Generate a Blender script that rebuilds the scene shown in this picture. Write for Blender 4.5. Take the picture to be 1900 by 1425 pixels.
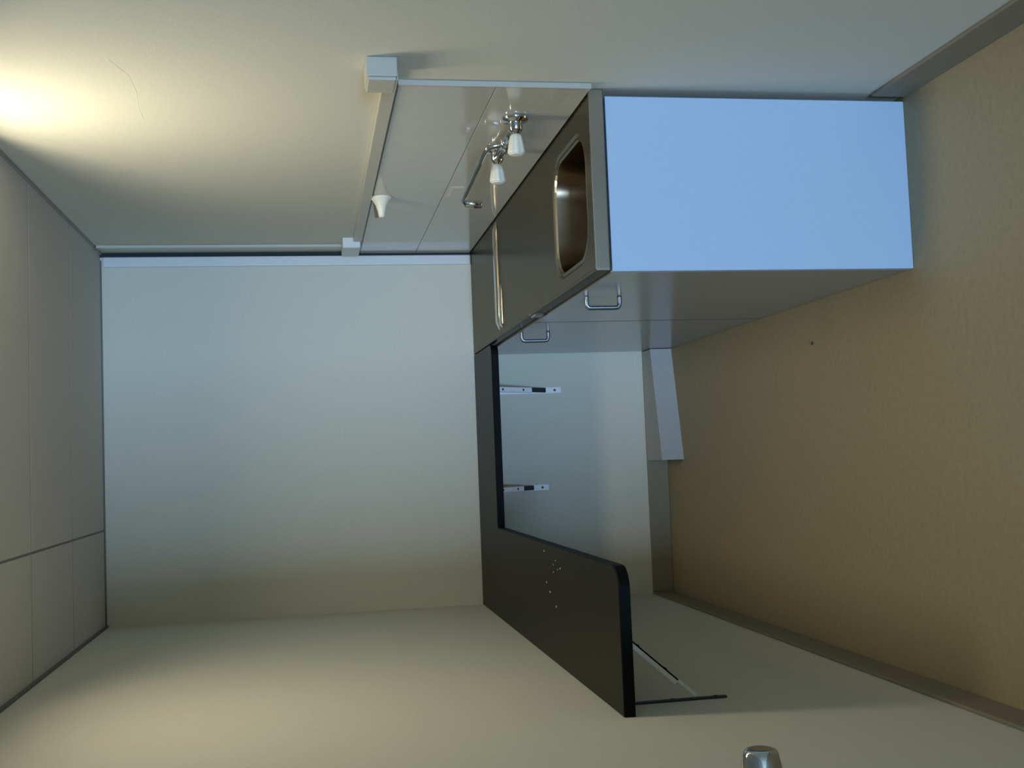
import bpy, bmesh, math, random
from mathutils import Vector, Matrix
random.seed(7)
scene = bpy.context.scene
col = scene.collection
for o in list(bpy.data.objects):
    bpy.data.objects.remove(o)

# ------------------------------------------------------------------ camera
# the photograph was taken with the phone on its side: image right = down in the room
F_PX = 2106.44
cam_d = bpy.data.cameras.new('camera')
cam_d.sensor_fit = 'HORIZONTAL'
cam_d.sensor_width = 36.0
cam_d.lens = 36.0 * F_PX / 1900.0
cam_d.clip_start = 0.02
cam = bpy.data.objects.new('camera', cam_d)
col.objects.link(cam)
ax = Vector((-0.03903946, -0.17352618, -0.98405517))
ay = Vector((0.99709511, -0.07122121, -0.02699779))
az = Vector((-0.06540078, -0.98225058, 0.17580254))
M4 = Matrix((ax, ay, az)).transposed().to_4x4()
M4.translation = Vector((-0.91633, -4.87465, 1.56151))
cam.matrix_world = M4
scene.camera = cam

# ------------------------------------------------------------------ exposure, world, lights
vs = scene.view_settings
vs.view_transform = 'Standard'
vs.look = 'None'
vs.gamma = 1.0
vs.use_curve_mapping = False
vs.exposure = 0.0

W = 1.5354      # room width: right wall at X = 0, left wall at X = -W
H = 2.40        # ceiling height
HC = 0.8524     # counter top height
YW = -14.0      # unseen window wall behind the camera, set far off to even out the daylight
XL2 = -4.2      # far left of the added wider room behind the camera

world = bpy.data.worlds.new('world')
scene.world = world
world.use_nodes = True
bg = world.node_tree.nodes['Background']
bg.inputs['Color'].default_value = (0.55, 0.72, 1.0, 1)
bg.inputs['Strength'].default_value = 0.25

def area_light(name, loc, rot, sx, sy, power, color, spread=180):
    d = bpy.data.lights.new(name, 'AREA')
    d.shape = 'RECTANGLE'; d.size = sx; d.size_y = sy
    d.energy = power; d.color = color
    d.spread = math.radians(spread)
    o = bpy.data.objects.new(name, d)
    o.location = loc; o.rotation_euler = rot
    col.objects.link(o)
    return o
# daylight entering by the window behind the camera (points to +Y)
area_light('window_daylight', (-2.52, YW + 0.03, 1.50), (math.radians(90), 0, 0), 1.76, 1.6, 330, (0.39, 0.63, 0.98), 100)
# the recessed ceiling lamp next to the right wall
LX, LY = -0.54, -1.97
area_light('ceiling_lamp_light', (LX, LY, H + 0.075), (0, 0, 0), 0.84, 0.24, 11.8, (1.0, 0.91, 0.69))

# ------------------------------------------------------------------ materials
def mat(name, color, rough=0.5, metal=0.0, spec=0.5, noise=0.0, nscale=40.0, bump=0.0, bscale=200.0,
        coat=0.0, stretch=None, emit=None, edge=None):
    m = bpy.data.materials.new(name); m.use_nodes = True
    nt = m.node_tree; b = nt.nodes['Principled BSDF']
    b.inputs['Base Color'].default_value = (*color, 1)
    b.inputs['Roughness'].default_value = rough
    b.inputs['Metallic'].default_value = metal
    b.inputs['Specular IOR Level'].default_value = spec
    if edge: b.inputs['Specular Tint'].default_value = (*edge, 1)
    if coat: b.inputs['Coat Weight'].default_value = coat; b.inputs['Coat Roughness'].default_value = 0.08
    tc = nt.nodes.new('ShaderNodeTexCoord')
    mp = nt.nodes.new('ShaderNodeMapping')
    nt.links.new(tc.outputs['Object'], mp.inputs['Vector'])
    if stretch: mp.inputs['Scale'].default_value = stretch
    if noise:
        n = nt.nodes.new('ShaderNodeTexNoise'); n.inputs['Scale'].default_value = nscale
        n.inputs['Detail'].default_value = 6
        nt.links.new(mp.outputs['Vector'], n.inputs['Vector'])
        mr = nt.nodes.new('ShaderNodeMapRange')
        mr.inputs['From Min'].default_value = 0.3; mr.inputs['From Max'].default_value = 0.7
        mr.inputs['To Min'].default_value = 1 - noise; mr.inputs['To Max'].default_value = 1 + noise
        nt.links.new(n.outputs['Fac'], mr.inputs['Value'])
        mx = nt.nodes.new('ShaderNodeMix'); mx.data_type = 'RGBA'; mx.blend_type = 'MULTIPLY'
        mx.inputs['Factor'].default_value = 1
        mx.inputs['A'].default_value = (*color, 1)
        nt.links.new(mr.outputs['Result'], mx.inputs['B'])
        nt.links.new(mx.outputs['Result'], b.inputs['Base Color'])
    if bump:
        n2 = nt.nodes.new('ShaderNodeTexNoise'); n2.inputs['Scale'].default_value = bscale
        n2.inputs['Detail'].default_value = 4
        nt.links.new(mp.outputs['Vector'], n2.inputs['Vector'])
        bp = nt.nodes.new('ShaderNodeBump'); bp.inputs['Strength'].default_value = bump
        bp.inputs['Distance'].default_value = 0.002
        nt.links.new(n2.outputs['Fac'], bp.inputs['Height'])
        nt.links.new(bp.outputs['Normal'], b.inputs['Normal'])
    if emit:
        b.inputs['Emission Color'].default_value = (*emit[0], 1)
        b.inputs['Emission Strength'].default_value = emit[1]
    return m

M = {}
M['wall'] = mat('cream_wallpaper', (0.66, 0.645, 0.545), 0.85, spec=0.2, noise=0.03, nscale=120, bump=0.15, bscale=260)
M['wall_back'] = mat('grey_white_wall_board', (0.65, 0.63, 0.52), 0.7, spec=0.3, noise=0.025, nscale=90, bump=0.08, bscale=220)
M['ceiling'] = mat('ceiling_board_paint', (0.63, 0.61, 0.58), 0.9, spec=0.1, noise=0.05, nscale=160, bump=0.25, bscale=300)
M['ceiling_gap'] = mat('ceiling_joint_shadow_filler', (0.26, 0.25, 0.24), 0.9, spec=0.1, noise=0.04)
M['floor'] = mat('brown_vinyl_floor', (0.36, 0.295, 0.17), 0.55, spec=0.35, noise=0.06, nscale=60, bump=0.05, bscale=180)
M['base'] = mat('grey_brown_vinyl_baseboard', (0.25, 0.22, 0.155), 0.6, spec=0.3, noise=0.04)
M['cornice'] = mat('dark_grey_cornice', (0.14, 0.135, 0.12), 0.6, noise=0.05)
M['cornice_pale'] = mat('grey_cornice', (0.34, 0.33, 0.30), 0.6, noise=0.04)
M['gap'] = mat('dark_gap_filler', (0.035, 0.045, 0.05), 0.9, spec=0.1, noise=0.05)  # dark colour standing for shade in the corner slot and door seam
M['trim'] = mat('pale_plastic_trim', (0.66, 0.68, 0.66), 0.4, noise=0.02)
M['plastic'] = mat('ivory_raceway_plastic', (0.50, 0.48, 0.40), 0.4, noise=0.02)
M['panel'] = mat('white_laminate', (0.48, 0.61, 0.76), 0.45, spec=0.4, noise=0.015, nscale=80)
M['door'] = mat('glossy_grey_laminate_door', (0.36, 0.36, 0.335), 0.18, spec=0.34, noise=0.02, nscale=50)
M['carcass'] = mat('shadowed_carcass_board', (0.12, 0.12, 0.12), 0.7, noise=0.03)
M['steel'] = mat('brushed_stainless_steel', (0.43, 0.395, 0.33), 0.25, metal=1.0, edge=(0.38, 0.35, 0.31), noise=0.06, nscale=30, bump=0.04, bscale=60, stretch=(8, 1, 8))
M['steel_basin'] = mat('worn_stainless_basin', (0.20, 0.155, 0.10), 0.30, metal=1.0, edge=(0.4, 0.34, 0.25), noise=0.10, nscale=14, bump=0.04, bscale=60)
M['bead'] = mat('polished_steel_bead', (0.78, 0.70, 0.56), 0.16, metal=1.0, noise=0.03)
M['chrome'] = mat('polished_chrome', (0.60, 0.62, 0.63), 0.08, metal=1.0, noise=0.02)
M['chrome_dull'] = mat('satin_chrome_handle', (0.30, 0.34, 0.40), 0.38, metal=1.0, noise=0.02)
M['white'] = mat('ivory_tap_plastic', (0.84, 0.79, 0.62), 0.35, noise=0.02)
M['splash'] = mat('glossy_beige_kitchen_panel', (0.55, 0.53, 0.46), 0.10, spec=0.55, noise=0.025, nscale=25)
M['black'] = mat('dark_brown_black_laminate', (0.010, 0.0095, 0.005), 0.40, spec=0.14, noise=0.12, nscale=70)
M['black_edge'] = mat('black_edge_band', (0.004, 0.005, 0.005), 0.55, spec=0.08, noise=0.05)
M['bracket'] = mat('white_enamel_bracket', (0.93, 0.94, 0.95), 0.25, noise=0.02)
M['bracket_old'] = mat('pale_zinc_bracket', (0.74, 0.74, 0.66), 0.3, noise=0.06)
M['dark'] = mat('dark_metal', (0.02, 0.024, 0.028), 0.5, noise=0.05)
M['box'] = mat('white_painted_duct_box', (0.42, 0.42, 0.40), 0.55, noise=0.03)
M['fleck'] = mat('pale_crumb', (0.55, 0.50, 0.42), 0.8, noise=0.1)
M['fleck_dark'] = mat('dark_crumb', (0.05, 0.045, 0.03), 0.8, noise=0.1)
M['tape'] = mat('pale_tape', (0.86, 0.83, 0.74), 0.6, noise=0.03)
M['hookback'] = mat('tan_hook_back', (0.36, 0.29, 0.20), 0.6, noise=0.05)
M['doorleaf'] = mat('cream_door_paint', (0.60, 0.57, 0.50), 0.5, noise=0.02)
M['lampwhite'] = mat('white_lamp_housing', (0.75, 0.74, 0.70), 0.5, noise=0.02)
M['tube'] = mat('lit_lamp_tube', (0.9, 0.9, 0.85), 0.4, emit=((1.0, 0.91, 0.69), 3.5), noise=0.01)
g = bpy.data.materials.new('window_glass'); g.use_nodes = True
gb = g.node_tree.nodes['Principled BSDF']
gb.inputs['Transmission Weight'].default_value = 1; gb.inputs['Roughness'].default_value = 0.02
gb.inputs['IOR'].default_value = 1.45
M['glass'] = g

# ------------------------------------------------------------------ helpers
def obj(name, bm, m, parent=None, smooth=False):
    me = bpy.data.meshes.new(name)
    bmesh.ops.recalc_face_normals(bm, faces=bm.faces)
    bm.to_mesh(me); bm.free()
    if smooth:
        for f in me.polygons: f.use_smooth = True
    me.materials.append(M[m])
    o = bpy.data.objects.new(name, me); col.objects.link(o)
    if parent:
        o.parent = parent
        o.location = -parent.location      # meshes are written in room coordinates
    return o

def box(bm, x0, x1, y0, y1, z0, z1, bev=0.0, seg=2):
    n0 = set(bm.verts)
    r = bmesh.ops.create_cube(bm, size=1)
    for v in r['verts']:
        v.co = Vector(((x0 + x1) / 2 + v.co.x * (x1 - x0), (y0 + y1) / 2 + v.co.y * (y1 - y0), (z0 + z1) / 2 + v.co.z * (z1 - z0)))
    if bev:
        es = list({e for v in r['verts'] for e in v.link_edges})
        bmesh.ops.bevel(bm, geom=es, offset=bev, segments=seg, profile=0.5, affect='EDGES')
    return bm

def bx(*a, **k):
    bm = bmesh.new(); box(bm, *a, **k); return bm

def prism(pts, z0, z1, bev=0.0, seg=2):
    bm = bmesh.new()
    lo = [bm.verts.new((x, y, z0)) for x, y in pts]
    f = bm.faces.new(lo)
    r = bmesh.ops.extrude_face_region(bm, geom=[f])
    for v in r['geom']:
        if isinstance(v, bmesh.types.BMVert): v.co.z = z1
    bmesh.ops.recalc_face_normals(bm, faces=bm.faces)
    if bev:
        es = [e for e in bm.edges if abs(e.verts[0].co.z - z1) < 1e-6 and abs(e.verts[1].co.z - z1) < 1e-6]
        bmesh.ops.bevel(bm, geom=es, offset=bev, segments=seg, profile=0.5, affect='EDGES')
    return bm

def frame_of(d):
    d = d.normalized()
    a = Vector((0, 0, 1)) if abs(d.z) < 0.9 else Vector((1, 0, 0))
    u = d.cross(a).normalized(); v = d.cross(u).normalized()
    return u, v

def tube(bm, pts, r, n=12, caps=True):
    pts = [Vector(q) for q in pts]
    rad = r if isinstance(r, (list, tuple)) else [r] * len(pts)
    rings = []; u = None
    for i, q in enumerate(pts):
        d = (pts[min(i + 1, len(pts) - 1)] - pts[max(i - 1, 0)]).normalized()
        if u is None: u, v = frame_of(d)
        else:
            u = (u - d * u.dot(d)).normalized(); v = d.cross(u)
        rings.append([bm.verts.new(q + (u * math.cos(t) + v * math.sin(t)) * rad[i]) for t in [2 * math.pi * k / n for k in range(n)]])
    for a, b in zip(rings, rings[1:]):
        for k in range(n): bm.faces.new((a[k], a[(k + 1) % n], b[(k + 1) % n], b[k]))
    if caps:
        bm.faces.new(rings[0]); bm.faces.new(rings[-1])
    return bm

def lathe(bm, origin, axis, prof, n=24, lobes=0, amp=0.0):
    """prof: list of (distance along axis, radius)"""
    o = Vector(origin); d = Vector(axis).normalized(); u, v = frame_of(d)
    rings = []
    for t, r in prof:
        ring = []
        for k in range(n):
            a = 2 * math.pi * k / n
            rr = r * (1 + (amp * math.cos(lobes * a) if lobes else 0))
            ring.append(bm.verts.new(o + d * t + (u * math.cos(a) + v * math.sin(a)) * rr))
        rings.append(ring)
    for a, b in zip(rings, rings[1:]):
        for k in range(n): bm.faces.new((a[k], a[(k + 1) % n], b[(k + 1) % n], b[k]))
    bm.faces.new(rings[0]); bm.faces.new(rings[-1])
    return bm

def smooth_path(pts, n=6):
    pts = [Vector(q) for q in pts]; out = []
    P = [pts[0]] + pts + [pts[-1]]
    for i in range(1, len(P) - 2):
        a, b, c, d = P[i - 1], P[i], P[i + 1], P[i + 2]
        for k in range(n):
            t = k / n
            out.append(0.5 * ((2 * b) + (c - a) * t + (2 * a - 5 * b + 4 * c - d) * t * t + (3 * b - a - 3 * c + d) * t ** 3))
    out.append(pts[-1]); return out

def thing(name, label, cat, loc, group=None):
    o = bpy.data.objects.new(name, None); o.empty_display_size = 0.05
    o.location = loc; col.objects.link(o)
    o['label'] = label; o['category'] = cat
    if group: o['group'] = group
    return o

def tag(o, label, cat, group=None):
    o['label'] = label; o['category'] = cat
    if group: o['group'] = group
    return o

def struct(name, bm, m, parent=None):
    o = obj(name, bm, m, parent)
    if not parent: o['kind'] = 'structure'
    return o

# ------------------------------------------------------------------ the room
T = 0.10
struct('floor', bx(XL2 - T, T, YW - T, T, -0.10, 0.0), 'floor')

# right wall
wr = struct('wall_right', bx(0, T, YW - T, T, 0, H), 'wall')
# faint wallpaper lap that shows in the lamp's glow
bm = bmesh.new()
tube(bm, [(0.0004, -2.303, 1.98), (0.0004, -2.20, 1.953), (0.0004, -2.09, 1.952), (0.0004, -1.953, 1.965), (0.0004, -1.864, 1.966)], 0.0008, n=6)
obj('wallpaper_lap', bm, 'wall', wr)

# left wall, stops at the added room, its end edge shaping the daylight
struct('wall_left', bx(-W - T, -W, -5.2, T, 0, H), 'wall')

# back wall board, with an open slot along its right edge
bm = bx(-W, -0.021, 0, T, 0, H)
struct('wall_back', bm, 'wall_back')
# pale rounded corner strip beside the slot
struct('trim_5', bx(-0.021, 0, 0.010, T, 0, H), 'gap')  # dark strip that paints the shade inside the slot
bm = bx(-0.064, -0.021, -0.014, 0.0, HC + 0.002, H - 0.012, bev=0.006, seg=3)
struct('trim_1', bm, 'trim')

# wider unseen space behind the camera, added to grade daylight on the back wall
struct('wall_return', bx(XL2, -W - T, -5.2, -5.1, 0, H), 'wall')
struct('wall_far_left', bx(XL2 - T, XL2, YW - T, -5.1, 0, H), 'wall')
WX0, WX1, WZ0, WZ1 = -3.42, -1.62, 0.68, 2.32
bm = bx(XL2, WX0, YW - T, YW, 0, H)
box(bm, WX1, 0, YW - T, YW, 0, H)
box(bm, WX0, WX1, YW - T, YW, 0, WZ0)
box(bm, WX0, WX1, YW - T, YW, WZ1, H)
struct('wall_front', bm, 'wall')
win = bpy.data.objects.new('window_1', None); win.location = (-2.52, YW - 0.05, WZ0); col.objects.link(win); win['kind'] = 'structure'
wm = (WX0 + WX1) / 2
bm = bx(WX0, WX0 + 0.05, YW - 0.08, YW - 0.03, WZ0, WZ1)
box(bm, WX1 - 0.05, WX1, YW - 0.08, YW - 0.03, WZ0, WZ1)
box(bm, wm - 0.025, wm + 0.025, YW - 0.08, YW - 0.03, WZ0, WZ1)
box(bm, WX0, WX1, YW - 0.08, YW - 0.03, WZ0, WZ0 + 0.05)
box(bm, WX0, WX1, YW - 0.08, YW - 0.03, WZ1 - 0.05, WZ1)
obj('window_frame', bm, 'trim', win)
obj('window_pane', bx(WX0 + 0.05, wm - 0.025, YW - 0.06, YW - 0.054, WZ0 + 0.05, WZ1 - 0.05), 'glass', win)
obj('window_pane', bx(wm + 0.025, WX1 - 0.05, YW - 0.06, YW - 0.054, WZ0 + 0.05, WZ1 - 0.05), 'glass', win)

# ceiling: backing slab (open above the lamp) with boards and recessed joints
LX0, LX1, LY0, LY1 = -1.00, -0.075, -2.18, -1.76
ZB = H + 0.0006
bm = bx(XL2 - T, T, LY1, T, ZB, ZB + 0.06)
box(bm, XL2 - T, T, YW - T, LY0, ZB, ZB + 0.06)
box(bm, XL2 - T, LX0, LY0, LY1, ZB, ZB + 0.06)
box(bm, LX1, T, LY0, LY1, ZB, ZB + 0.06)
ceil = struct('ceiling', bm, 'ceiling_gap')
G = 0.004
rows = [0.0, -0.62, -1.222, LY1, LY0, -2.846, -3.45, -4.05, -4.65, -5.25, -6.0, -7.0, -8.0, -9.0, -10.0, -11.0, -12.0, -13.0, YW]
for r0, r1 in zip(rows, rows[1:]):
    xs = [0.0, -1.145, -W] if r1 > -5.26 else [0.0, -1.145, -2.2, -3.2, XL2]
    if r0 == LY1: xs = [LX0, -1.145, -W]
    for xa, xb in zip(xs, xs[1:]):
        ga = 0.0 if xa == 0 else G
        gb_ = 0.0 if xb in (-W, XL2) else G
        obj('ceiling_board', bx(xb + gb_, xa - ga, r1 + G, r0 - (0 if r0 == 0 else G), H, ZB), 'ceiling', ceil)
obj('ceiling_board', bx(LX1, 0, LY0, LY1, H, ZB), 'ceiling', ceil)

# dark cornice strips where the ceiling meets the side walls and the back wall
struct('trim_2', bx(-W, -W + 0.008, -5.2, 0, H - 0.012, H), 'cornice')
struct('trim_3', bx(-0.009, 0, LY1, -0.0, H - 0.009, H), 'cornice_pale')
struct('trim_4', bx(-W + 0.008, -0.034, -0.006, 0, H - 0.006, H), 'cornice')

# baseboards
HB = 0.095
struct('baseboard_back', bx(-W + 0.010, -0.46, -0.010, 0, 0, HB, bev=0.003, seg=2), 'base')
struct('baseboard_left', bx(-W, -W + 0.010, -5.2, 0, 0, HB, bev=0.003, seg=2), 'base')
struct('baseboard_right', bx(-0.010, 0, YW, -2.175, 0, HB, bev=0.003, seg=2), 'base')

# open door folded back against the left wall; its knob reaches into the picture
KY, KZ = -3.172, 0.888
door = struct('door_1', bx(-1.500, -1.462, -3.95, KY + 0.028, 0.008, 2.02, bev=0.002, seg=1), 'doorleaf')
bm = bmesh.new()
lathe(bm, (-1.462, KY, KZ), (1, 0, 0), [(0, 0.032), (0.004, 0.032), (0.007, 0.028), (0.009, 0.013), (0.022, 0.012), (0.027, 0.022),
      (0.034, 0.0325), (0.044, 0.0340), (0.058, 0.0315), (0.070, 0.0285), (0.0775, 0.0262), (0.0805, 0.0235), (0.082, 0.019), (0.0815, 0.008)], n=48)
kn = obj('door_knob', bm, 'chrome', door, smooth=True)
kn['label'] = 'polished silver door knob'
for hz in (0.25, 1.75):
    bm = tube(bmesh.new(), [(-1.506, -3.955, hz - 0.05), (-1.506, -3.955, hz + 0.05)], 0.007, n=10)
    obj('hinge', bm, 'chrome_dull', door)

# ------------------------------------------------------------------ ceiling lamp, recessed beside the right wall
t = thing('ceiling_lamp', 'recessed white ceiling lamp glowing beside the right wall', 'lamp', (LX, LY, H))
bm = bx(LX0 - 0.01, LX0, LY0, LY1, H - 0.003, H + 0.13)
box(bm, LX1, LX1 + 0.01, LY0, LY1, H - 0.003, H + 0.13)
box(bm, LX0 - 0.01, LX1 + 0.01, LY0 - 0.01, LY0, H - 0.003, H + 0.13)
box(bm, LX0 - 0.01, LX1 + 0.01, LY1, LY1 + 0.01, H - 0.003, H + 0.13)
box(bm, LX0 - 0.01, LX1 + 0.01, LY0 - 0.01, LY1 + 0.01, H + 0.13, H + 0.14)
obj('housing', bm, 'lampwhite', t)
for dy in (-0.05, 0.05):
    bm = tube(bmesh.new(), [(LX0 + 0.03, LY + dy, H + 0.105), (LX1 - 0.03, LY + dy, H + 0.105)], 0.013, n=14)
    obj('tube', bm, 'tube', t, smooth=True)

# ------------------------------------------------------------------ sink cabinet
LS = 2.165      # near end of the sink unit at Y = -LS
XF = -0.462     # cabinet front plane
SEAM = -1.142
t = thing('sink_cabinet', 'white sink base cabinet with glossy doors standing along the right wall', 'cabinet', (-0.24, -1.08, 0))
bm = bx(XF + 0.018, -0.03, -LS + 0.022, -0.004, 0.0, 0.03)
box(bm, -0.036, -0.03, -LS + 0.022, -0.004, 0.03, 0.80)
box(bm, XF + 0.018, -0.036, -0.022, -0.004, 0.03, 0.80)
box(bm, XF + 0.018, -0.036, SEAM - 0.009, SEAM + 0.009, 0.03, 0.64)
box(bm, XF + 0.018, XF + 0.036, -LS + 0.022, -0.022, 0.77, 0.808)
obj('carcass', bm, 'carcass', t)
ep = obj('end_panel', bx(XF, -0.018, -LS - 0.001, -LS + 0.019, 0.0, 0.812, bev=0.0012, seg=1), 'panel', t)
ep['label'] = 'flat white end panel facing the camera'
def cab_door(y0, y1, hy, hz):
    d = obj('door', bx(XF, XF + 0.017, y0, y1, 0.004, 0.806), 'door', t)
    bm = bmesh.new()
    xo = XF - 0.033
    zc = hz
    path = smooth_path([(XF, hy, zc + 0.049), (XF - 0.02, hy, zc + 0.049), (xo + 0.003, hy, zc + 0.045), (xo, hy, zc + 0.036), (xo, hy, zc), (xo, hy, zc - 0.036), (xo + 0.003, hy, zc - 0.045), (XF - 0.02, hy, zc - 0.049), (XF, hy, zc - 0.049)], 4)
    tube(bm, path, 0.0065, n=10)
    for v in bm.verts: v.co.y = hy + (v.co.y - hy) * 1.7
    h = bpy.data.objects.new('handle', bpy.data.meshes.new('handle'))
    bm.to_mesh(h.data); bm.free()
    for f in h.data.polygons: f.use_smooth = True
    h.data.materials.append(M['chrome_dull']); col.objects.link(h)
    h.parent = d
    return d
cab_door(-LS + 0.0195, SEAM - 0.0025, -1.73, 0.724)
cab_door(SEAM + 0.0025, -0.012, -0.86, 0.752)

obj('seal', bx(XF - 0.0004, XF + 0.012, SEAM - 0.0024, SEAM + 0.0024, 0.004, 0.806), 'gap', t)  # dark strip painting the shade of the gap between the doors

# ------------------------------------------------------------------ stainless worktop with basin
t = thing('sink_worktop', 'stainless steel sink worktop with rounded basin on the white cabinet', 'sink', (-0.23, -1.08, 0.812))
X0, X1 = -0.4575, -0.001
Y0, Y1 = -LS - 0.006, -0.712
HX0, HX1, HY0, HY1 = -0.402, -0.090, -2.085, -1.722
def rrect(x0, x1, y0, y1, r, n=8):
    out = []
    for cx_, cy_, a0 in ((x1 - r, y1 - r, 0), (x0 + r, y1 - r, 90), (x0 + r, y0 + r, 180), (x1 - r, y0 + r, 270)):
        for k in range(n + 1):
            a = math.radians(a0 + 90 * k / n)
            out.append((cx_ + r * math.cos(a), cy_ + r * math.sin(a)))
    return out
n = 8
inner = rrect(HX0, HX1, HY0, HY1, 0.085, n)
rim = rrect(HX0 - 0.012, HX1 + 0.012, HY0 - 0.012, HY1 + 0.012, 0.093, n)
corner = [(X1, Y1), (X0, Y1), (X0, Y0), (X1, Y0)]
bm = bmesh.new()
vi = [bm.verts.new((x, y, HC - 0.004)) for x, y in rim]
vm = [bm.verts.new((x, y, HC)) for x, y in rrect(HX0 - 0.020, HX1 + 0.020, HY0 - 0.020, HY1 + 0.020, 0.10, n)]
vr = [bm.verts.new((x, y, HC - 0.007)) for x, y in inner]
vk = [bm.verts.new((x, y, HC - 0.002)) for x, y in rrect(HX0 - 0.004, HX1 + 0.004, HY0 - 0.004, HY1 + 0.004, 0.088, n)]
N = len(inner)
for k in range(N):
    j = (k + 1) % N
    bm.faces.new((vm[k], vm[j], vi[j], vi[k])); bm.faces.new((vi[k], vi[j], vk[j], vk[k])); bm.faces.new((vk[k], vk[j], vr[j], vr[k]))
vc = [bm.verts.new((x, y, HC)) for x, y in corner]
for q in range(4):
    seg_ = vm[q * (n + 1):(q + 1) * (n + 1)]
    for a, b in zip(seg_, seg_[1:]): bm.faces.new((vc[q], a, b))
    nxt = vm[((q + 1) * (n + 1)) % N]
    bm.faces.new((vc[q], seg_[-1], nxt, vc[(q + 1) % 4]))
obj('deck', bm, 'steel', t)
# basin bowl
bm = bmesh.new()
levels = [(HC - 0.007, 0, 0.085), (HC - 0.020, 0.002, 0.085), (HC - 0.120, 0.012, 0.08), (HC - 0.150, 0.024, 0.075), (HC - 0.165, 0.055, 0.06)]
rings = []
for z, ins, r in levels:
    rings.append([bm.verts.new((x, y, z)) for x, y in rrect(HX0 + ins, HX1 - ins, HY0 + ins, HY1 - ins, r, n)])
for a, b in zip(rings, rings[1:]):
    for k in range(N): bm.faces.new((a[k], a[(k + 1) % N], b[(k + 1) % N], b[k]))
bm.faces.new(rings[-1])
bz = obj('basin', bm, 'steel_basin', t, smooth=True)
bm = lathe(bmesh.new(), (-0.245, -1.90, HC - 0.166), (0, 0, 1), [(0, 0.045), (0.004, 0.045), (0.006, 0.038), (0.003, 0.03), (0.003, 0.005)], n=24)
dr = obj('drain', bm, 'chrome_dull', bz)
dr.location = (0, 0, 0)
# folded rims: near end, front, and the raised edge of the near end
obj('end_rim', bx(X0, X1, Y0, Y0 + 0.007, 0.818, HC + 0.0035, bev=0.0028, seg=3), 'steel', t, smooth=False)
YJ = -1.30
obj('front_rim', bx(X0 - 0.003, X0 + 0.006, Y0 + 0.001, YJ, 0.818, HC + 0.0012, bev=0.0028, seg=3), 'steel', t)
obj('front_rim', bx(X0 - 0.0015, X0 + 0.006, YJ + 0.004, -0.002, 0.821, HC + 0.001, bev=0.0022, seg=3), 'steel', t)
bm = bx(X0 - 0.007, X0, YJ - 0.055, YJ + 0.012, 0.820, HC - 0.004, bev=0.003, seg=3)
obj('rim_clip', bm, 'chrome', t)  # bulge added at the rim joint to carry its bright highlight
# rounded beads that close the draining side, then the plain plate towards the back wall
def bead(y, x0, x1, w, h):
    bm = bmesh.new(); k = 10
    prof = [(w * math.cos(math.pi * i / k), h * math.sin(math.pi * i / k)) for i in range(k + 1)]
    rings = []
    m_ = 14
    for i in range(m_ + 1):
        u = i / m_; x = x0 + (x1 - x0) * u
        s = min(1, math.sqrt(max(0.0, 1 - (abs(2 * u - 1) ** 14))) + 0.02)
        rings.append([bm.verts.new((x, y + a * (0.6 + 0.4 * s), HC - 0.001 + b * s)) for a, b in prof])
    for a, b in zip(rings, rings[1:]):
        for j in range(k): bm.faces.new((a[j], a[j + 1], b[j + 1], b[j]))
    return bm
obj('bead', bead(-0.69, -0.434, -0.022, 0.026, 0.014), 'bead', t, smooth=True)
obj('bead', bead(-0.752, -0.432, -0.27, 0.022, 0.010), 'bead', t, smooth=True)
obj('stove_plate', bx(X0, X1, -0.712, -0.002, HC - 0.030, HC, bev=0.001, seg=1), 'steel', t)

# ------------------------------------------------------------------ splashback on the right wall
t = thing('splashback', 'glossy beige splashback panels on the right wall behind the tap', 'splashback', (0, -1.1, HC))
SY = -2.205
ZS = 1.0935
obj('panel', bx(-0.012, -0.0005, SY, -0.004, HC + 0.0045, ZS - 0.0008, bev=0.0008, seg=1), 'splash', t)
obj('panel', bx(-0.012, -0.0005, SY, -0.004, ZS + 0.0008, 1.331, bev=0.0008, seg=1), 'splash', t)
obj('edge_trim', bx(-0.0145, -0.0005, SY - 0.006, SY, HC + 0.004, 1.333, bev=0.001, seg=1), 'plastic', t)

# ------------------------------------------------------------------ cable raceway and boxes
t = thing('cable_raceway', 'slim ivory cable raceway running above the splashback and up the corner', 'raceway', (0, -1.2, 1.335))
obj('cover', bx(-0.020, -0.0005, -2.2635, -0.30, 1.336, 1.371, bev=0.002, seg=2), 'plastic', t)
obj('cover', bx(-0.013, -0.0005, -0.165, -0.125, 1.40, H - 0.013, bev=0.002, seg=2), 'plastic', t)
eb = obj('corner_box', bx(-0.044, -0.0005, -0.305, -0.120, 1.342, 1.414, bev=0.004, seg=2), 'trim', t)
t = thing('junction_box', 'small square cable box at the near end of the ivory raceway', 'junction box', (0, -2.31, 1.346))
obj('body', bx(-0.046, -0.0005, -2.362, -2.264, 1.346, 1.416, bev=0.003, seg=2), 'plastic', t)
obj('lid', bx(-0.054, -0.0455, -2.359, -2.267, 1.349, 1.413, bev=0.003, seg=2), 'plastic', t)

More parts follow.
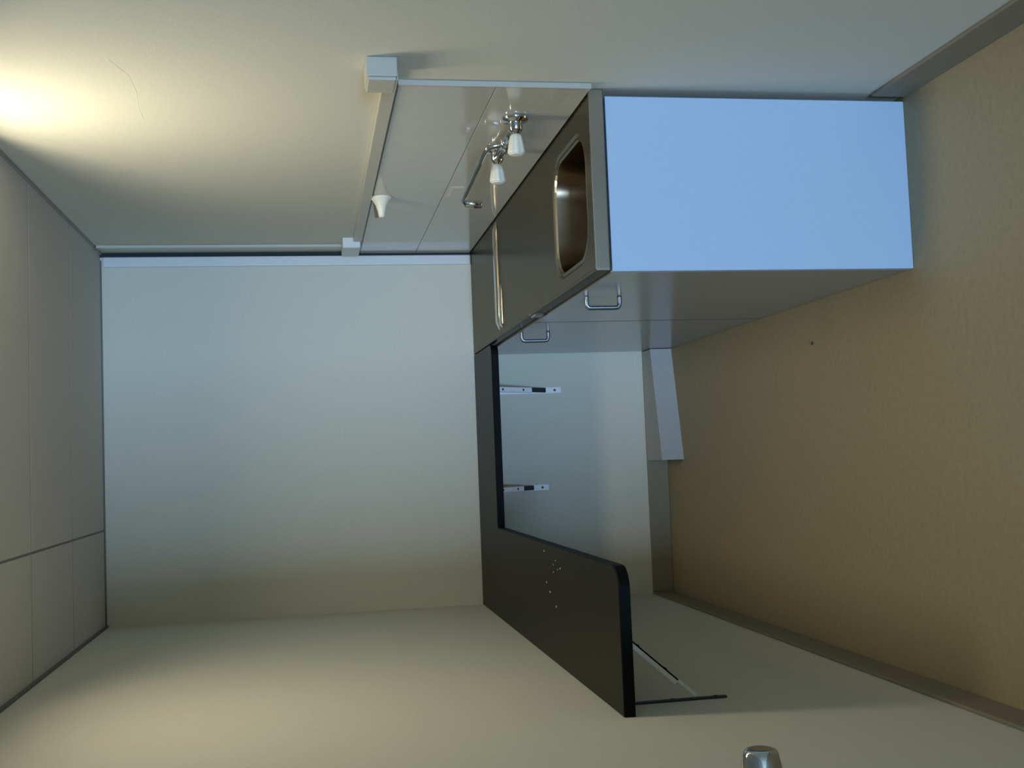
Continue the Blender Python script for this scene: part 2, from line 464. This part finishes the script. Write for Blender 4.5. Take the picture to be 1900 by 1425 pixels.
# ------------------------------------------------------------------ tap
t = thing('wall_tap', 'chrome two-handle mixer tap with white fluted knobs on the splashback', 'tap', (-0.012, -1.81, 1.0))
VZ = 1.004
for vy in (-1.963, -1.657):
    bm = lathe(bmesh.new(), (-0.012, vy, VZ), (-1, 0, 0), [(0, 0.034), (0.004, 0.036), (0.012, 0.033), (0.014, 0.020), (0.018, 0.019), (0.034, 0.019), (0.040, 0.016), (0.044, 0.011), (0.052, 0.010)], n=28)
    v = obj('valve', bm, 'chrome', t, smooth=True)
    bm = lathe(bmesh.new(), (-0.060, vy, VZ), (-1, 0, 0), [(0, 0.0115), (0.004, 0.0150), (0.020, 0.0185), (0.044, 0.0225), (0.050, 0.0225), (0.053, 0.0195)], n=48, lobes=8, amp=0.05)
    kb = obj('knob', bm, 'white', t, smooth=True)
    kb['label'] = 'white fluted plastic knob'
    bm = lathe(bmesh.new(), (-0.1125, vy, VZ), (-1, 0, 0), [(0, 0.0175), (0.002, 0.0170), (0.003, 0.006)], n=24)
    ic = obj('knob_cap', bm, 'tape', kb, smooth=False); ic.location = (0, 0, 0)
bm = tube(bmesh.new(), [(-0.040, -1.963, VZ), (-0.040, -1.87, VZ), (-0.040, -1.80, VZ), (-0.040, -1.657, VZ)], [0.013, 0.0135, 0.0135, 0.013], n=16)
lathe(bm, (-0.040, -1.835, VZ), (0, 1, 0), [(0, 0.0135), (0.003, 0.018), (0.05, 0.018), (0.053, 0.0135)], n=20)
obj('body', bm, 'chrome', t, smooth=True)
sp = smooth_path([(-0.042, -1.80, VZ + 0.010), (-0.046, -1.796, VZ + 0.040), (-0.054, -1.78, VZ + 0.053), (-0.076, -1.69, VZ + 0.062), (-0.098, -1.60, VZ + 0.071), (-0.120, -1.51, VZ + 0.080), (-0.126, -1.475, VZ + 0.080), (-0.129, -1.455, VZ + 0.060)], 5)
obj('spout', tube(bmesh.new(), sp, 0.0075, n=14), 'chrome', t, smooth=True)
bm = lathe(bmesh.new(), (-0.1285, -1.458, VZ + 0.074), (-0.03, 0.10, -1), [(0, 0.008), (0.005, 0.0125), (0.052, 0.0135), (0.056, 0.0115)], n=20)
obj('spout_tip', bm, 'chrome', t, smooth=True)

# white funnel-shaped hook on the splashback
HY_, HZ_ = -1.045, 1.303
t = thing('wall_hook', 'small white funnel-shaped hook high on the splashback under the raceway', 'hook', (-0.012, HY_, HZ_))
bm = lathe(bmesh.new(), (-0.012, HY_, HZ_), (-1, 0, 0), [(0, 0.0375), (0.004, 0.0375), (0.012, 0.030), (0.028, 0.020), (0.050, 0.0135), (0.066, 0.011), (0.070, 0.008)], n=28)
obj('funnel', bm, 'white', t, smooth=True)
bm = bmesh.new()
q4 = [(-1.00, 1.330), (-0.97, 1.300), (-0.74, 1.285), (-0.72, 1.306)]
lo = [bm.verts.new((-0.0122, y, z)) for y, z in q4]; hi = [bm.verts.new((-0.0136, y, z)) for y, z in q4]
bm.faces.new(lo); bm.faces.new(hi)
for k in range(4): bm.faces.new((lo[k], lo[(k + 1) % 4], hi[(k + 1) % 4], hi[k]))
hb = obj('adhesive_pad', bm, 'hookback', t)  # flat tan quad lying on the panel next to the hook
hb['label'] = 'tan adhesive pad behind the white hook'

# pale angle-shaped patch on the panel beside the spout
bm = bx(-0.0128, -0.012, -1.195, -1.172, 1.040, 1.081)
box(bm, -0.0128, -0.012, -1.172, -1.065, 1.072, 1.081)
tag(obj('tape_remnant', bm, 'tape'), 'pale angle-shaped tape remnant on the splashback beside the spout', 'tape')

# ------------------------------------------------------------------ black L-shaped counter
t = thing('black_counter', 'glossy dark L-shaped counter fixed along the back and left walls', 'counter', (-1.2, -0.5, HC - 0.028))
XI = -W + 0.349; YB = -0.475; YE = -2.238
def arc(cx_, cy_, r, a0, a1, k=7):
    return [(cx_ + r * math.cos(math.radians(a0 + (a1 - a0) * i / k)), cy_ + r * math.sin(math.radians(a0 + (a1 - a0) * i / k))) for i in range(k + 1)]
def lpoly(e):
    x_i, y_b, y_e, x_r = XI + e, YB - e, YE - e, -0.4645
    pts = [(x_r, 0 - 0.001)]
    pts += [(x_r, y_b + 0.04)] + arc(x_r - 0.04, y_b + 0.04, 0.04, 0, -90, 5)[1:]
    pts += [(x_i, y_b)]
    r = 0.055
    pts += arc(x_i - r, y_e + r, r, 0, -90)
    pts += [(-W + 0.001, y_e), (-W + 0.001, -0.001)]
    return pts
obj('top', prism(lpoly(0.0), HC - 0.028, HC), 'black', t)
a = lpoly(0.0); b = lpoly(0.003)
bm = bmesh.new()
i0, i1 = 1, len(a) - 1          # open edge only: not along the walls
A = a[i0:i1]; B = b[i0:i1]
vv = []
for (xa, ya), (xb, yb) in zip(A, B):
    vv.append([bm.verts.new((xa, ya, HC + 0.0004)), bm.verts.new((xb, yb, HC - 0.002)), bm.verts.new((xb, yb, HC - 0.0275)), bm.verts.new((xa, ya, HC - 0.0285))])
for p, q in zip(vv, vv[1:]):
    for j in range(4): bm.faces.new((p[j], p[(j + 1) % 4], q[(j + 1) % 4], q[j]))
bm.faces.new(vv[0]); bm.faces.new(vv[-1])
eb = obj('edge_band', bm, 'black_edge', t)

# crumbs on the counter
CL = 'tiny pale crumb in the tight cluster near the counter end'
crumbs = [(-1.208, -1.370, .0036, 'pale crumb by itself nearest the inner corner of the dark counter'),
          (-1.303, -1.392, .0034, 'pale crumb in the middle of the dark counter, beside the crumb cluster'),
          (-1.328, -1.440, .0036, 'long pale crumb on the dark counter towards the left wall'),
          (-1.362, -1.523, .0040, 'round pale crumb on the dark counter lying closest to the left wall'),
          (-1.243, -1.598, .0034, CL), (-1.225, -1.535, .0024, CL), (-1.250, -1.560, .0024, CL), (-1.262, -1.500, .0026, CL), (-1.240, -1.500, .0022, CL)]
for x, y, s, lab in crumbs:
    bm = bmesh.new()
    bmesh.ops.create_icosphere(bm, subdivisions=1, radius=s)
    st_ = 2.2 if lab.startswith('long') else random.uniform(0.8, 1.5)
    for v in bm.verts:
        v.co.z = max(v.co.z * 0.5, -s * 0.3); v.co.x *= random.uniform(0.8, 1.2); v.co.y *= st_
    o = obj('crumb', bm, 'fleck')
    o.location = (x, y, HC + s * 0.3 + 0.0002)
    tag(o, lab, 'crumb', 'cluster of crumbs on the counter' if lab == CL else None)
bm = bmesh.new(); bmesh.ops.create_icosphere(bm, subdivisions=1, radius=0.006)
for v in bm.verts: v.co.z = max(v.co.z * 0.5, -0.002)
o = obj('crumb', bm, 'fleck_dark'); o.location = (-0.592, -1.542, 0.002)
tag(o, 'tiny dark crumb on the brown floor beside the cabinet', 'crumb')

# ------------------------------------------------------------------ folding brackets
def bracket(label, org, ux, zend, zpiv, reach, m, w=0.026, zt=HC - 0.029):
    """org: (x, y) on the wall; ux: unit vector away from the wall; a folding shelf bracket"""
    ox, oy = org; U = Vector((ux[0], ux[1], 0)); S = Vector((-ux[1], ux[0], 0))
    t = thing('shelf_bracket', label, 'bracket', (ox, oy, zend), 'folding brackets under the dark counter')
    def blk(a0, a1, s0, s1, z0, z1, bev=0.001):
        bm = bmesh.new(); box(bm, a0, a1, s0, s1, z0, z1, bev=bev, seg=1)
        for v in bm.verts:
            v.co = Vector((ox, oy, 0)) + U * v.co.x + S * v.co.y + Vector((0, 0, v.co.z))
        return bm
    obj('wall_plate', blk(0.0005, 0.006, -w / 2, w / 2, zend, zt), m if m == 'bracket' else 'dark', t)
    obj('top_arm', blk(0.007, reach + 0.06, -w / 2, w / 2, zt - 0.007, zt), m, t)
    # sloping strut
    p0 = Vector((0.012, 0, zpiv)); p1 = Vector((reach, 0, zt - 0.010))
    d = (p1 - p0).normalized(); nrm = Vector((-d.z, 0, d.x))
    bm = bmesh.new()
    def sbar(t0, t1, s0, s1, h0, h1):
        q = bmesh.new(); L = (p1 - p0).length
        r = bmesh.ops.create_cube(bm, size=1)
        q.free()
        for v in r['verts']:
            tt = t0 + (v.co.x + .5) * (t1 - t0); ss = s0 + (v.co.y + .5) * (s1 - s0); hh = h0 + (v.co.z + .5) * (h1 - h0)
            c = p0 + d * (tt * L) + nrm * hh
            v.co = Vector((ox, oy, 0)) + U * c.x + S * (ss + c.y) + Vector((0, 0, c.z))
    sbar(0.25, 1.0, -w * 0.42, w * 0.42, -0.002, 0.002)
    sbar(0.25, 1.0, -w * 0.42, -w * 0.36, -0.002, 0.013)
    sbar(0.25, 1.0, w * 0.36, w * 0.42, -0.002, 0.013)
    st = obj('strut', bm, m, t)
    bm = bmesh.new()
    sbar(0.0, 0.26, -w * 0.38, w * 0.38, -0.004, 0.004)
    obj('hinge_joint', bm, 'dark' if m == 'bracket' else m, t)  # dark colour on the white brackets paints shade in the open channel
    # screws: on the plate and on the strut (underside faces the room)
    for zz in (zend + 0.028, zpiv + 0.06):
        c = Vector((ox, oy, zz)) + U * 0.006
        obj('screw', lathe(bmesh.new(), c, U, [(0, 0.0055), (0.0015, 0.005), (0.002, 0.002)], n=12), 'dark', t)
    for tt in (0.42, 0.80):
        c = p0 + d * (tt * (p1 - p0).length) - nrm * 0.002
        c = Vector((ox, oy, 0)) + U * c.x + Vector((0, 0, c.z)); nn = U * (-nrm.x) + Vector((0, 0, -nrm.z))
        s = obj('rivet', lathe(bmesh.new(), c, nn, [(0, 0.005), (0.0015, 0.0045), (0.002, 0.002)], n=12), 'dark', st)
        s.location = (0, 0, 0)
    return t
bracket('white folding bracket on the back wall, next to the sink cabinet', (-0.624, 0), (0, -1), 0.473, 0.545, 0.20, 'bracket')
bracket('white folding bracket in the middle of the back wall under the dark counter', (-1.047, 0), (0, -1), 0.545, 0.615, 0.20, 'bracket')
bracket('dull metal folding bracket on the left wall under the counter end', (-W, -2.112), (1, 0), 0.552, 0.632, 0.175, 'bracket_old', w=0.014)

# ------------------------------------------------------------------ low duct box on the floor by the back wall
t = thing('duct_box', 'low white boxed-in duct on the floor against the back wall', 'duct cover', (-0.7, -0.1, 0))
pts = [(-0.4645, -0.0105), (-0.4645, -0.128), (-0.948, -0.232), (-0.948, -0.0105)]
obj('cover', prism(pts, 0.0, 0.096, bev=0.0015, seg=1), 'box', t)
